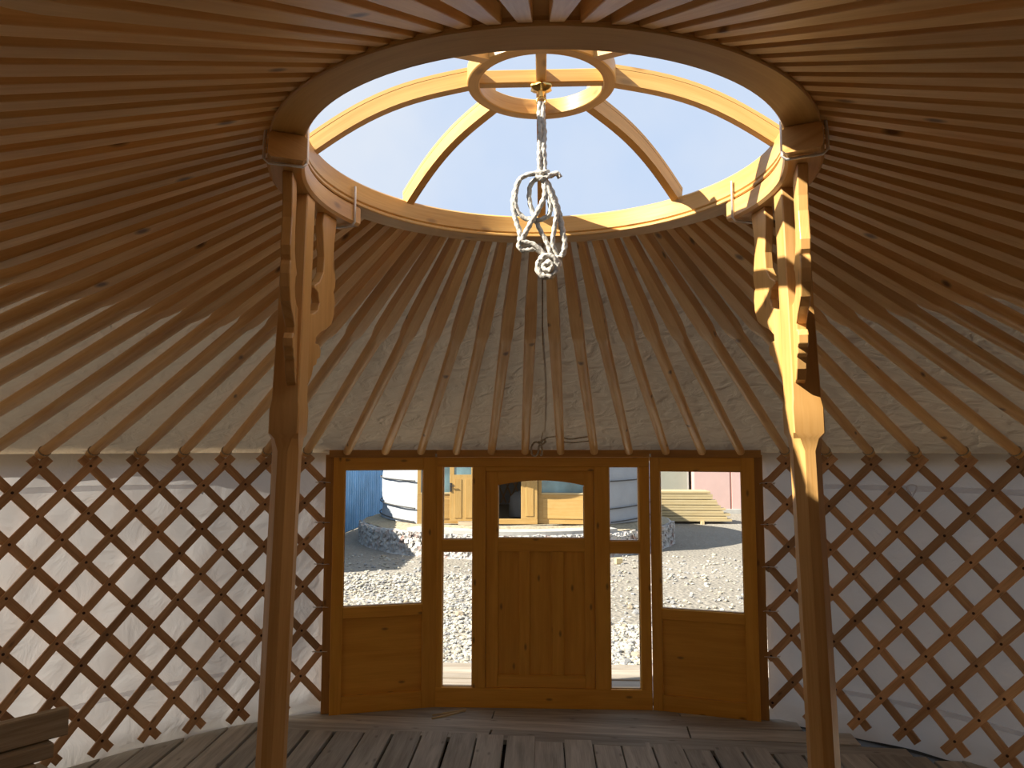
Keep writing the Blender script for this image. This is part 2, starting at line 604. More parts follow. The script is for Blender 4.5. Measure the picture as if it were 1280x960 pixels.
m = MB(); arc_ring(m, RING_IN, RING_OUT, .0135, .082)
m.build('outer_ring', M_ring, crown, smooth=35)
m = MB(); arc_ring(m, RING_IN - .002, RING_OUT, 0, .0125, ch=.003)
m.build('outer_ring_rim', M_ring, crown, smooth=35)
HUB_Z = .258
m = MB(); arc_ring(m, .182, .218, HUB_Z, HUB_Z + .052, n=72, ch=.003)
m.build('hub_ring', M_ring, crown, smooth=35)
for k in range(8):
    a = k * pi / 4
    m = MB()
    rings, u = [], []
    for i in range(15):
        t = i / 14
        r = .685 + (.205 - .685) * t
        zb = .058 + (HUB_Z + .002 - .058) * t + .045 * sin(pi * t) ** 1.0 * (1 - .25 * t)
        # tangent normal approx
        h, w = .046, .030
        d = .030 * cos(pi * t)
        ring = []
        for (p, q) in ((-1, 0), (1, 0), (1, 1), (-1, 1)):
            ring.append(Vector((p * w / 2, r + q * h * d * 4, zb + q * h)))
        rings.append(ring)
    m.loft(rings)
    R = Matrix.Rotation(-a, 4, 'Z')
    o = m.build('spoke', M_ring, crown, M=R, smooth=30)
    m = MB()
    rings2 = []
    for rg in rings:
        tv, bv = (rg[2] + rg[3]) / 2, (rg[0] + rg[1]) / 2
        up = (tv - bv).normalized()
        rings2.append([tv + up * dz + Vector((dx, 0, 0)) for (dx, dz) in ((-.0155, .0012), (.0155, .0012), (.0155, .013), (-.0155, .013))])
    m.loft(rings2)
    m.build('spoke_cap', M_ring, o, smooth=30)
for k in range(2):
    m = MB()
    if k == 0:
        m.cbox((0, 0, 0), (.366, .030, .042), .003)
        m.build('cross_bar', M_ring, crown, loc=(0, 0, HUB_Z + .027))
    else:
        for e in (-1, 1):
            m = MB(); m.cbox((0, 0, 0), (.030, .167, .042), .003)
            m.build('cross_bar', M_ring, crown, loc=(0, e * .0985, HUB_Z + .027))
for k in (1, 7):
    a = k * pi / 4 * .93 if k == 1 else -pi / 4 * .93
    m = MB(); m.cbox((0, 0, 0), (.026, .03, .05), .003)
    m.build('block', M_ring, crown, M=Matrix.Translation((.245 * sin(a), .245 * cos(a), HUB_Z + .09)) @ Matrix.Rotation(-a, 4, 'Z'))

# brass rosette and hook under the hub
m = MB()
rings = []
for (r, z) in ((.003, HUB_Z + .002), (.030, HUB_Z + .002), (.032, HUB_Z - .004), (.022, HUB_Z - .012), (.010, HUB_Z - .016), (.007, HUB_Z - .030), (.003, HUB_Z - .031)):
    rings.append([Vector((r * (1 + (.12 * cos(6 * 2 * pi * k / 24) if r > .02 else 0)) * sin(2 * pi * k / 24), r * (1 + (.12 * cos(6 * 2 * pi * k / 24) if r > .02 else 0)) * cos(2 * pi * k / 24), z)) for k in range(24)])
m.loft(rings)
ro = m.build('brass_rosette', M_brass, crown, smooth=40)
m = MB()
pts = [Vector((.013 * cos(t) , 0, HUB_Z - .043 + .013 * sin(t))) for t in [pi / 2 + 2 * pi * i / 20 for i in range(20)]]
m.tube(pts, .0035, 8, closed=True)
m.build('eyelet', M_brass, ro, smooth=60)


# ------------------------------------------------------------------ roof poles
def pole_mesh(Lp):
    m = MB()
    rings, u = [], []
    ts = [0, .02, .08, .16, .24, .30, .325, .345, .36, .40, .5, .6, .7, .8, .9, .97, 1]
    for t in ts:
        if t <= .325:
            k = t / .325
            w = .028 + (.056 - .028) * min(1, k * 1.3)
            h = .052 + .012 * k
            sq = 1.0
        else:
            k = smooth((t - .325) / .04)
            d = .058 - .004 * smooth((t - .36) / .64)
            w = .056 + (d - .056) * k
            h = .064 + (d - .064) * k
            sq = 1 - k
        ring = []
        for j in range(24):
            an = radians(90 * (j // 6) + (14, 37, 43.5, 46.5, 53, 76)[j % 6])
            c_, s_ = cos(an), sin(an)
            # blend circle -> rounded square
            p = 2 + 34 * sq ** 3
            rr = (abs(c_) ** p + abs(s_) ** p) ** (-1 / p)
            ring.append(Vector((t * Lp, c_ * rr * w / 2, s_ * rr * h / 2 + (0 if t < .95 else 0))))
        rings.append(ring)
        u.append(t * Lp)
    m.loft(rings, u=u)
    return m.mesh('roof_pole', M_pole, smooth=35)


PM = pole_mesh(2.62)
loop_mb = MB()
loop_mb.tube([Vector((.010 * cos(t), .030 * sin(t), .030 * cos(t))) for t in [2 * pi * i / 18 for i in range(18)]], .0035, 6, closed=True)
LOOP = loop_mb.mesh('cord_loop', M_hemp, smooth=60)


def add_pole(a_ring, foot, label, group, loop, jit):
    top = P(a_ring, RING_OUT - .012, POLE_Z_RING)
    foot = Vector(foot)
    X = (foot - top)
    Lp = X.length
    X.normalize()
    Y = Vector((0, 0, 1)).cross(X).normalized()
    Z = X.cross(Y)
    R = Matrix((X, Y, Z)).transposed().to_4x4()
    R = R @ Matrix.Rotation(jit, 4, 'X')
    M = Matrix.Translation(top) @ R @ Matrix.Diagonal((Lp / 2.62, 1, 1, 1))
    o = link('roof_pole', PM, M=M, label=label, cat='roof pole', group=group)
    if loop:
        link('cord_loop', LOOP, parent=o, loc=(2.62 - .055, 0, 0))
    return o


rp = random.Random(11)
for s in (-1, 1):
    for k in range(6):
        xk = .119 * (2 * k + 1)
        y = 5.115 if xk < .735 else 5.115 - (xk - .735) * .277
        add_pole(s * PITCH * (k + .5), (s * xk + rp.uniform(-.006, .006), y, POLE_Z_FOOT + .010), 'varnished pine roof pole resting on the door lintel', 'roof poles over the door', False, rp.uniform(-.05, .05))
    for j in range(34):
        a = A0 + PITCH * j
        add_pole(s * a, P(s * (a + rp.uniform(-.0015, .0015)), wall_r(a) + .005, POLE_Z_FOOT), 'varnished pine roof pole tied to the top of the lattice wall', 'roof poles along the lattice wall', True, rp.uniform(-.06, .06))


# ------------------------------------------------------------------ lattice walls
ZT, HZ = 1.645, .139
def lat_z(u):
    return ZT - (.131 * u + .0008 * u * u)
HP = PITCH / 2


def slat(s, a_top, da, layer, u0, u1):
    """one diagonal slat; |angle| = a_top + da*u, z = ZT - HZ*u"""
    n = max(3, int((u1 - u0) * 1.3))
    rings, uu = [], []
    w, th = .047, .012
    ang = atan2(HZ, abs(da) * 3.27)
    for i in range(n + 1):
        u = u0 + (u1 - u0) * i / n
        a = a_top + da * u
        z = lat_z(u)
        r = wall_r(a) + (-.0065 if layer == 0 else .0065)
        # along direction (tangent t, z): slat direction d, perpendicular e in the cylinder surface
        sg = 1 if da > 0 else -1
        et, ez = sin(ang) * sg, cos(ang)
        ring = []
        for (p, q) in ((-1, -1), (1, -1), (1, 1), (-1, 1)):
            aa = a + p * w / 2 * et / r
            ring.append(P(s * aa, r + q * th / 2, z + p * w / 2 * ez))
        rings.append(ring)
        uu.append((u1 - u0) * i / n * .21)
    m = MB()
    m.loft(rings, u=uu)
    return m


for s in (-1, 1):
    lab = 'brown diagonal lattice wall beside the window that shows the blue fence' if s < 0 else 'brown diagonal lattice wall beside the window that shows the lumber stack'
    lat = empty('lattice_wall', P(s * pi / 2, wall_r(pi / 2), 0), label=lab, cat='lattice', group=None)
    inv = Vector(lat.location)
    a_lo, a_hi = EDGE - radians(.35), radians(179.6)
    knots = MB()
    seen = set()
    rl = random.Random(5 + s)
    for j in range(-12, 34 + 12):
        at = A0 + PITCH * j
        for da in (HP, -HP):
            u0, u1 = -.36, 11.42 + rl.uniform(-.06, .06)
            # clip to the span of this wall
            lo, hi = u0, u1
            if da > 0:
                lo = max(lo, (a_lo - at) / da); hi = min(hi, (a_hi - at) / da)
            else:
                lo = max(lo, (at - a_hi) / -da); hi = min(hi, (at - a_lo) / -da)
            if hi - lo < .8:
                continue
            inner = (da > 0) == (s < 0)
            mm = slat(s, at, da, 0 if inner else 1, lo, hi)
            mm.v = [v - inv for v in mm.v]
            mm.build('slat', M_slat, lat)
            if inner:
                for u in range(0, 12):
                    if lo - .02 <= u <= hi + .02:
                        a = at + da * u
                        c = P(s * a, wall_r(a) - .0135, lat_z(u)) - inv
                        nrm = Vector((sin(s * a), cos(s * a), 0))
                        tx = Vector((cos(s * a), -sin(s * a), 0))
                        knots.loft([[c + nrm * d + (tx * cos(q) + Vector((0, 0, 1)) * sin(q)) * rr for q in [2 * pi * e / 8 for e in range(8)]] for (d, rr) in ((0.004, .0085), (-.003, .0075), (-.006, .004))])
    knots.build('leather_knots', M_bolt, lat, smooth=50, kind='stuff')
    # wire ties to the jamb
    for k in range(6):
        z = lat_z(1 + 2 * k)
        if z < .3: continue
        a = EDGE + radians(.15)
        wr = MB()
        base_p = P(s * a, wall_r(a) - .016, z)
        t = Vector((cos(s * a), -sin(s * a), 0)) * s
        nrm = Vector((sin(s * a), cos(s * a), 0))
        pts = [base_p + t * (.05 * cos(q)) + nrm * (-.010 + .036 * sin(q)) + Vector((0, 0, .008 * cos(q + 1.0) + rl.uniform(-.002, .002))) - inv for q in [2 * pi * e / 20 for e in range(20)]]
        wr.tube(pts, .0027, 6, closed=True)
        wr.build('wire_tie', M_steel, lat, smooth=60)


# white straps behind the lattice
def strap(s, a0, a1, zf, w, label, twist=0.0):
    m = MB()
    rings = []
    n = 60
    for i in range(n + 1):
        t = i / n
        a = a0 + (a1 - a0) * t
        z = zf(t)
        r = wall_r(a) + .022
        hw = w / 2 * (1 - .45 * abs(noise.noise(Vector((t * 9, s * 3, zf(0))))))
        rings.append([P(s * a, r + q * .0015, z + p * hw) for (p, q) in ((-1, -1), (1, -1), (1, 1), (-1, 1))])
    m.loft(rings)
    # knot where the strap is tied
    o = m.build('fabric_strap', M_strap, smooth=50, label=label, cat='strap')
    return o


def tie_knot(o, s, a, z):
    m = MB()
    c = P(s * a, wall_r(a) + .012, z)
    t = Vector((cos(a * s), -sin(a * s), 0))
    pts = [c + t * (.022 * sin(q) + .01 * sin(2 * q)) + Vector((0, 0, .026 * cos(q) * (1 if cos(q) > 0 else 1.7))) for q in [2 * pi * e / 22 for e in range(22)]]
    m.tube(pts, .0055, 6, closed=True)
    m.build('knot', M_strap, o, smooth=60)


st = strap(-1, radians(40), radians(120), lambda t: 1.505 + .03 * t + .008 * sin(9 * t), .034, 'white strap high on the wall cloth behind the lattice nearest the shaded post')
tie_knot(st, -1, radians(40.5), 1.505)
strap(-1, radians(37), radians(120), lambda t: .33 - .14 * t + .012 * sin(12 * t), .03, 'white strap low on the wall cloth behind the lattice nearest the shaded post')
st = strap(1, radians(33), radians(120), lambda t: 1.50 + .006 * sin(10 * t), .036, 'white knotted strap high on the wall cloth behind the lattice nearest the sunlit post')
tie_knot(st, 1, radians(42), 1.50)
strap(1, radians(28.5), radians(120), lambda t: .235 - .04 * t + .01 * sin(12 * t), .03, 'white strap low on the wall cloth behind the lattice nearest the sunlit post')


# ------------------------------------------------------------------ entrance: door unit, side windows, trims
DY = 5.18
TH = .052
door = empty('door_1', (0, DY, 0), kind='structure', label='yellow-brown wooden door unit with arched door window and narrow sidelights', cat='door')
def bd(name, x0, x1, z0, z1, parent, th=TH, y=0.0, mat=None, axis=None):
    m = MB()
    m.cbox((0, 0, 0), (x1 - x0, th, z1 - z0), .0035, axis=axis)
    return m.build(name, mat or M_door, parent, loc=((x0 + x1) / 2, y, (z0 + z1) / 2))

bd('stile', -.732, -.692, .128, 1.617, door)
bd('stile', .660, .732, .128, 1.617, door)
bd('stile', -.484, -.394, .128, 1.617, door)
bd('stile', .354, .457, .128, 1.617, door)
bd('rail', -.732, .732, 1.617, 1.680, door)
bd('rail', -.732, .732, -.004, .128, door)
bd('rail', -.394, .354, 1.586, 1.617, door, th=.012, y=-.020)
bd('rail', -.692, -.484, 1.034, 1.117, door)
bd('rail', .457, .660, 1.030, 1.112, door)
for (x0, x1, z0, z1) in ((-.692, -.484, 1.117, 1.617), (-.692, -.484, .128, 1.034), (.457, .660, 1.112, 1.617), (.457, .660, .128, 1.030)):
    m = MB(); m.box((0, 0, 0), (x1 - x0, .004, z1 - z0))
    m.build('pane', M_glass, door, loc=((x0 + x1) / 2, -.008, (z0 + z1) / 2))
    # glazing bead
    b = MB()
    w = .005
    zc, xc = (z0 + z1) / 2, (x0 + x1) / 2
    for (cx, cz, dx, dz) in ((x0 + w / 2, zc, w, z1 - z0), (x1 - w / 2, zc, w, z1 - z0), (xc, z0 + w / 2, x1 - x0 - 2 * w, w), (xc, z1 - w / 2, x1 - x0 - 2 * w, w)):
        b.box((cx, .010, cz), (dx, .028, dz))
    b.build('glazing_bead', M_ring, door)
# the leaf
lx0, lx1, lz0, lz1 = -.393, .353, .129, 1.616
wx0, wx1, wz0 = -.309, .285, 1.126
wzs, wza = 1.488, 1.522
m = MB()
LT = .042
m.cbox(((lx0 + wx0) / 2, 0, (lz0 + lz1) / 2), (wx0 - lx0, LT, lz1 - lz0), .003)
m.cbox(((lx1 + wx1) / 2, 0, (lz0 + lz1) / 2), (lx1 - wx1, LT, lz1 - lz0), .003)
arch = [(wx0, lz1), (wx0, wzs)] + [(wx0 + (wx1 - wx0) * i / 20, wzs + (wza - wzs) * (1 - (2 * i / 20 - 1) ** 2)) for i in range(1, 20)] + [(wx1, wzs), (wx1, lz1)]
m.prism(arch, LT, Matrix.Identity(4), axis_u=0)
pz0, pz1 = .212, 1.037
m.cbox(((wx0 + wx1) / 2, 0, (wz0 + pz1) / 2), (wx1 - wx0, LT, wz0 - pz1), .003)
m.cbox(((wx0 + wx1) / 2, 0, (lz0 + pz0) / 2), (wx1 - wx0, LT, pz0 - lz0), .003)
PX = [(wx0, -.164), (-.091, .060), (.143, wx1)]
for i in range(2):
    m.cbox(((PX[i][1] + PX[i + 1][0]) / 2, 0, (pz0 + pz1) / 2), (PX[i + 1][0] - PX[i][1], LT, pz1 - pz0), .003)
leaf = m.build('door_leaf', M_door, door, loc=(0, .010, 0))
for (x0, x1) in PX:
    m = MB(); m.box((0, 0, 0), (x1 - x0 + .008, .014, pz1 - pz0 + .008))
    m.build('panel', M_door, leaf, loc=((x0 + x1) / 2, .002, (pz0 + pz1) / 2))
m = MB()
m.prism([(wx0 - .006, wz0 - .006)] + [(wx0 + (wx1 - wx0) * i / 20, wzs + .006 + (wza - wzs) * (1 - (2 * i / 20 - 1) ** 2)) for i in range(21)] + [(wx1 + .006, wz0 - .006)], .004, Matrix.Translation((0, -.008, 0)))
m.build('pane', M_glass, leaf)
m = MB()
m.box(((wx0 + wx1) / 2, +.008, wz0 + .0025), (wx1 - wx0, .024, .005))
m.box((wx0 + .0025, +.008, (wz0 + wzs) / 2), (.005, .024, wzs - wz0 - .016))
m.box((wx1 - .0025, +.008, (wz0 + wzs) / 2), (.005, .024, wzs - wz0 - .016))
m.build('glazing_bead', M_ring, leaf)

fang = atan2(.19, .685)
for s in (-1, 1):
    W = empty('window_1' if s < 0 else 'window_2', (-.734 if s < 0 else .7365, DY, 0), kind='structure', cat='window',
              label='hinged side panel with a window showing the blue fence' if s < 0 else 'hinged side panel with a window showing the lumber stack')
    W.rotation_euler = (0, 0, -s * fang)
    if s < 0:
        U = .706; w0, w1, za, zb, pl0, pl1, pa, pb = .10, .628, .686, 1.598, .082, .628, .110, .612
    else:
        U = .690; w0, w1, za, zb, pl0, pl1, pa, pb = .072, .605, .666, 1.590, .060, .610, .100, .596
    def X(u0, u1):
        return (s * u0, s * u1) if s > 0 else (s * u1, s * u0)
    th = .045
    def bw(name, u0, u1, z0, z1):
        x0, x1 = X(u0, u1)
        return bd(name, x0, x1, z0, z1, W, th)
    e = .001 if s < 0 else .005
    bw('stile', e, w0, -.004, 1.682)
    bw('stile', w1, U, -.004, 1.682)
    bw('rail', w0, w1, zb, 1.682)
    bw('rail', w0, w1, pb, za)
    bw('rail', w0, w1, -.004, pa)
    m = MB(); m.box((0, 0, 0), (w1 - w0 + .008, .016, pb - pa + .008), axis=0)
    m.build('panel', M_door, W, loc=(s * (w0 + w1) / 2, .006, (pa + pb) / 2))
    m = MB(); m.box((0, 0, 0), (w1 - w0, .004, zb - za))
    m.build('pane', M_glass, W, loc=(s * (w0 + w1) / 2, -.008, (za + zb) / 2))
    b = MB()
    w = .005
    xa, xb = X(w0, w1)
    zc, xc = (za + zb) / 2, (xa + xb) / 2
    for (cx, cz, dx, dz) in ((xa + w / 2, zc, w, zb - za), (xb - w / 2, zc, w, zb - za), (xc, za + w / 2, xb - xa - 2 * w, w), (xc, zb - w / 2, xb - xa - 2 * w, w)):
        b.box((cx, .008, cz), (dx, .026, dz))
    b.build('glazing_bead', M_ring, W)
    # jamb board behind the lattice end
    xj = s * (U + .022)
    j = bd('jamb', min(xj - .03, xj + .03), max(xj - .03, xj + .03), .0, 1.70, W, .05, y=.03, mat=M_trim)

lint = empty('trim_1', (0, DY, 1.70), kind='structure', label='dark wooden lintel over the door that carries the roof poles', cat='lintel')
m = MB(); m.cbox((0, 0, 0), (1.47, .10, .05), .004)
m.build('lintel_board', M_trim, lint, loc=(0, .01, .008))
for s in (-1, 1):
    m = MB(); m.cbox((0, 0, 0), (.735, .10, .05), .004)
    m.build('lintel_board', M_trim, lint, M=Matrix.Translation((s * .738, 0, 0)) @ Matrix.Rotation(-s * fang, 4, 'Z') @ Matrix.Translation((s * .365, .015, .008)))
    m = MB(); m.cbox((0, 0, 0), (.012, .004, .022), .001)
    m.build('white_clip', M_strap, lint, loc=(s * .737, -.048, -.004))


# ------------------------------------------------------------------ posts
def bracket_outline(near):
    # (d from the post, z below the saddle); scrolls like the carved board in the photo
    out = [(.105, 0), (.190, 0), (.185, -.03), (.176, -.08), (.174, -.12), (.182, -.165), (.190, -.20), (.186, -.225), (.178, -.238),
           (.184, -.25), (.188, -.275), (.184, -.31), (.168, -.345), (.135, -.365), (.10, -.38), (.072, -.40), (.070, -.418),
           (.090, -.418), (.104, -.435), (.100, -.458), (.082, -.466), (.078, -.482), (.06, -.49), (.05, -.52), (.03, -.548), (0, -.56),
           (0, -.335), (.05, -.33), (.078, -.315), (.088, -.29), (.078, -.262), (.055, -.25), (.055, -.242), (.085, -.225), (.108, -.19),
           (.112, -.14), (.104, -.09), (.098, -.04)]
    return out


for s in (-1, 1):
    rm = (RING_IN + RING_OUT) / 2
    post = empty('support_post', (s * (rm + .065), CY, 0), label='carved honey pine roof post standing in shade' if s < 0 else 'carved honey pine roof post with sunlight on its upper shaft', cat='post')
    ox = s * (rm + .065)
    # shaft: square above, chamfered below, leaning slightly
    m = MB()
    rings, u = [], []
    for (z, w, ch) in ((0, .078, .024), (1.60, .076, .024), (1.74, .076, .024), (1.775, .078, .014), (1.79, .086, .004), (1.86, .086, .003), (1.885, .078, .003), (2.10, .074, .003), (2.482, .070, .003)):
        h = w / 2
        cx = s * rm - ox + s * .065 * (1 - z / 2.482)
        prof = [(-h + ch, -h), (h - ch, -h), (h, -h + ch), (h, h - ch), (h - ch, h), (-h + ch, h), (-h, h - ch), (-h, -h + ch)]
        rings.append([Vector((cx + a, b, z)) for (a, b) in prof])
        u.append(z)
    m.loft(rings, u=u)
    m.build('shaft', M_post, post, smooth=25)
    # curved saddle under the ring
    m = MB()
    a_mid = s * pi / 2
    arc_ring(m, RING_IN - .004, RING_OUT + .004, 0, .066, a_mid - radians(25), a_mid + radians(25), 26, .008, closed=False)
    off = Vector((-ox, 0, 2.482))
    m.v = [v + off for v in m.v]
    sd = m.build('saddle', M_post, post, smooth=35)
    # bracket boards either way along the ring
    for e in (-1, 1):
        m = MB()
        # direction from the post along the chord
        ax = Vector((s * rm, 0))
        ang = a_mid + (-e * s) * radians(23) * (1 if s > 0 else 1)
        tip = Vector((rm * sin(a_mid - e * s * radians(20)), rm * cos(a_mid - e * s * radians(20))))
        start = Vector((s * rm, e * .030))
        d = (tip - start).normalized()
        Mx = Matrix(((d.x, -d.y, 0, start.x - ox), (d.y, d.x, 0, start.y), (0, 0, 1, 2.482), (0, 0, 0, 1)))
        m.prism(bracket_outline(e < 0), .027, Mx)
        b = m.build('bracket', M_post, post)
        mod = b.modifiers.new('bevel', 'BEVEL'); mod.width = .003; mod.segments = 2; mod.limit_method = 'ANGLE'; mod.angle_limit = radians(50)
    # wire clamps holding saddle and ring together
    for e in (-1, 1):
        a = a_mid + e * radians(22.5 if e * s > 0 else 22)
        m = MB()
        z0, z1 = 2.476, 2.605
        pts = [(RING_IN - .008, z1), (RING_IN - .008, z0 + .01), (RING_IN + .002, z0), (RING_OUT, z0), (RING_OUT + .012, z0 + .01), (RING_OUT + .012, z0 + .05), (RING_OUT + .008, z1 - .03)]
        m.tube([Vector((r * sin(a) - ox, r * cos(a), z)) for (r, z) in pts], .004, 8)
        m.build('wire_clamp', M_steel, post, smooth=60)


# ------------------------------------------------------------------ hanging rope
rope = empty('hanging_rope', (0, CY, RING_Z0), label='knotted bundle of white cotton rope hanging from the roof crown', cat='rope')
def spline(ctrl, n=12, closed=False):
    pts = []
    m = len(ctrl)
    C = [Vector(c) for c in ctrl]
    rngs = range(m if closed else m - 1)
    for i in rngs:
        p0 = C[(i - 1) % m] if closed or i > 0 else C[0]
        p1, p2 = C[i], C[(i + 1) % m]
        p3 = C[(i + 2) % m] if closed or i + 2 < m else C[-1]
        for k in range(n):
            t = k / n
            pts.append(.5 * ((2 * p1) + (-p0 + p2) * t + (2 * p0 - 5 * p1 + 4 * p2 - p3) * t * t + (-p0 + 3 * p1 - 3 * p2 + p3) * t ** 3))
    if not closed:
        pts.append(C[-1])
    return pts
def rope_seg(name, px_list, r=.0068, closed=False):
    # px_list: (sideways, height, depth) in centimetres about the top eyelet
    m = MB()
    pts = spline([(x / 100, d / 100, HUB_Z - .050 + z * .885 / 100) for (x, z, d) in px_list], 10, closed)
    m.tube(pts, r, 9, closed=closed, twist=260, lump=.17)
    return m.build(name, M_rope, rope, smooth=70)

rope_seg('standing_line', [(-.4, .6, 0), (-.6, -4, .2), (-.3, -9, -.3), (-.5, -14, .2), (-.6, -19, 0), (-.3, -25.5, .2)], .0072)
rope_seg('standing_line', [(.5, .4, .4), (.5, -5, -.3), (.9, -10, .4), (.7, -15, -.2), (.9, -20, .3), (.9, -25.5, -.2)], .0072)
rope_seg('loop', [(.6, -25, -.8), (-2.6, -24.4, -1), (-6.2, -26, -.6), (-7.6, -31, 0), (-7.2, -36, .4), (-4.5, -39, .4), (-.8, -39.6, 0), (2.2, -38, -.6), (2.4, -34, -.8), (1.4, -30, -.6), (1.0, -26.5, -.8)], closed=False)
rope_seg('loop', [(-.2, -25, .5), (-3.0, -27, .8), (-3.6, -32, 1.0), (-2.2, -38, .9), (-.4, -43, .3), (1.6, -47.5, 0), (2.4, -51, 0), (1.8, -52.5, -.3)])
rope_seg('loop', [(.3, -26, -.3), (1.0, -31, -.8), (-.6, -36, -1.2), (-3.2, -41, -1.0), (-5.4, -45.5, -.5), (-6.6, -48, 0), (-5.2, -49.8, .2), (-2.0, -49.2, 0), (1.0, -51.5, 0)], .0075)
rope_seg('loop', [(-6.6, -25.8, .3), (-8.2, -32, .5), (-7.8, -38, .4), (-6.4, -43.5, 0), (-6.0, -46.5, -.4), (-2.4, -48, -.6), (.2, -50.5, -.5), (2.0, -53, -.6)], .0075)
rope_seg('loop', [(1.2, -26, .6), (3.2, -30.5, .8), (5.0, -37, .8), (6.0, -43, .5), (6.6, -48, .2), (5.8, -51.5, 0), (4.0, -52.6, -.2), (2.4, -53, -.2)], .0085)
rope_seg('loop', [(1.0, -27, -.5), (2.8, -32, -1), (4.2, -37.5, -1), (3.6, -43, -.6), (3.2, -48, -.4), (4.6, -52, 0), (5.0, -55, 0), (3.6, -56.5, 0)])
rope_seg('wrap', [(-1.6, -25.2, -.8), (.4, -26.2, -1.3), (2.6, -25.0, -.9), (4.6, -24.2, -.2), (5.4, -25.4, 0)], .0078)
rope_seg('wrap', [(-1.2, -23.6, 0), (.3, -24.2, -1.4), (1.8, -23.4, .2), (.2, -22.8, 1.2)], .0072, closed=True)
rope_seg('end_knot', [(-.9, -54, -.4), (.8, -52.0, -.9), (3.4, -52.6, -.8), (4.4, -55.4, -.6), (3.0, -58.2, -.6), (.6, -58.6, -.7), (-1.0, -56.6, -.5)], .0088, closed=True)
rope_seg('end_knot', [(.6, -55.2, -.8), (1.8, -54.2, -1.4), (3.0, -55.2, -1.3), (2.2, -56.6, -1.2), (1.0, -56.4, -.9)], .0080, closed=True)


# ------------------------------------------------------------------ cord knot over the door
m = MB()
kx, ky, kz = -.035, 5.02, 1.80
lace = empty('door_cord', (kx, ky, 1.70), label='grey-brown cord tied in a loose bow on the roof canvas above the door', cat='cord')
def lace_seg(name, pts, r=.006):
    m = MB()
    m.tube(spline([(x - kx, y - ky, z - 1.70) for (x, y, z) in pts], 8), r, 7, twist=300, lump=.12)
    m.build(name, M_hemp, lace, smooth=70)
lace_seg('strand', [(.004, 2.90, 2.575), (.002, 3.6, 2.335), (.004, 4.3, 2.09), (.0, 4.86, 1.885), (.0, 4.93, 1.845), (-.01, 5.00, 1.795), (-.015, 5.03, 1.775)], .0035)
lace_seg('bow_loop', [(-.015, 5.03, 1.775), (-.05, 5.03, 1.785), (-.075, 5.04, 1.75), (-.072, 5.06, 1.705), (-.05, 5.065, 1.692), (-.03, 5.06, 1.715), (-.026, 5.045, 1.75), (-.015, 5.03, 1.775)], .007)
lace_seg('bow_loop', [(-.015, 5.03, 1.775), (-.005, 5.035, 1.745), (-.004, 5.055, 1.705), (-.014, 5.06, 1.695)], .0075)
lace_seg('bow_loop', [(-.03, 5.02, 1.79), (.0, 5.02, 1.772), (.02, 5.02, 1.79), (.005, 5.03, 1.80), (-.02, 5.03, 1.78)], .007)
lace_seg('strand', [(-.01, 5.02, 1.78), (.03, 5.01, 1.815), (.10, 5.0, 1.822), (.18, 5.01, 1.806), (.26, 5.0, 1.815), (.33, 4.99, 1.825), (.36, 4.99, 1.815)], .005)
lace_seg('strand', [(.12, 5.03, 1.79), (.20, 5.03, 1.782), (.28, 5.02, 1.79), (.36, 5.02, 1.80)], .0045)


# ------------------------------------------------------------------ loose things on the floor
sp = Vector((-.62, 5.02, 0))
for i, (dx, dy, L_, rz, tw, lab) in enumerate(((-.02, -.03, .20, .62, .022, 'broad splintered offcut of wood lying before the door'), (.03, .03, .15, .30, .012, 'thin wood splinter lying before the door, beside the broad offcut'), (.0, .015, .24, .50, .009, 'longest thin sliver of wood lying before the door'))):
    m = MB()
    rings = []
    for k in range(5):
        t = k / 4 - .5
        w = tw * (1 - abs(t) * 1.1) + .003
        rings.append([Vector((t * L_, a * w, .004 + b * .004 + .004 * abs(t))) for (a, b) in ((-.5, -1), (.5, -1), (.4, 1), (-.3, 1))])
    m.loft(rings)
    m.build('wood_splinter', M_lumber, M=Matrix.Translation(sp + Vector((dx, dy, -.003 + i * .002))) @ Matrix.Rotation(rz, 4, 'Z'), label=lab, cat='wood scrap')

# stacked rough boards by the lattice wall
ang = radians(52.5)
dirv = Vector((cos(ang), sin(ang), 0))
def rough_board(c, d, rz, lab):
    m = MB()
    m.cbox((0, 0, 0), d, .006, axis=0)
    return m.build('rough_plank', M_rough, M=Matrix.Translation(c) @ Matrix.Rotation(rz, 4, 'Z'), label=lab, cat='plank')
end = Vector((-2.17, 3.40, 0))
names = ['lowest', 'second', 'third', 'fourth', 'fifth', 'sixth', 'seventh']
for i, (L_, w, back, da) in enumerate(((.95, .17, .02, .04), (.85, .15, .10, -.06), (.9, .16, .05, .05), (.85, .15, .16, -.03), (.9, .15, .06, .08), (.8, .14, .14, -.05), (.85, .15, .07, .03))):
    rough_board(end - dirv * (back + L_ / 2) + Vector((0, 0, .033 + i * .064)), (L_, w, .063), ang + da, 'rough grey plank, %s from the floor in the stack by the lattice' % names[i])
rough_board(end - dirv * .42 + Vector((0, 0, .5135)), (.84, .055, .118), ang, 'rough pale grey plank set on edge on top of the stack by the lattice')


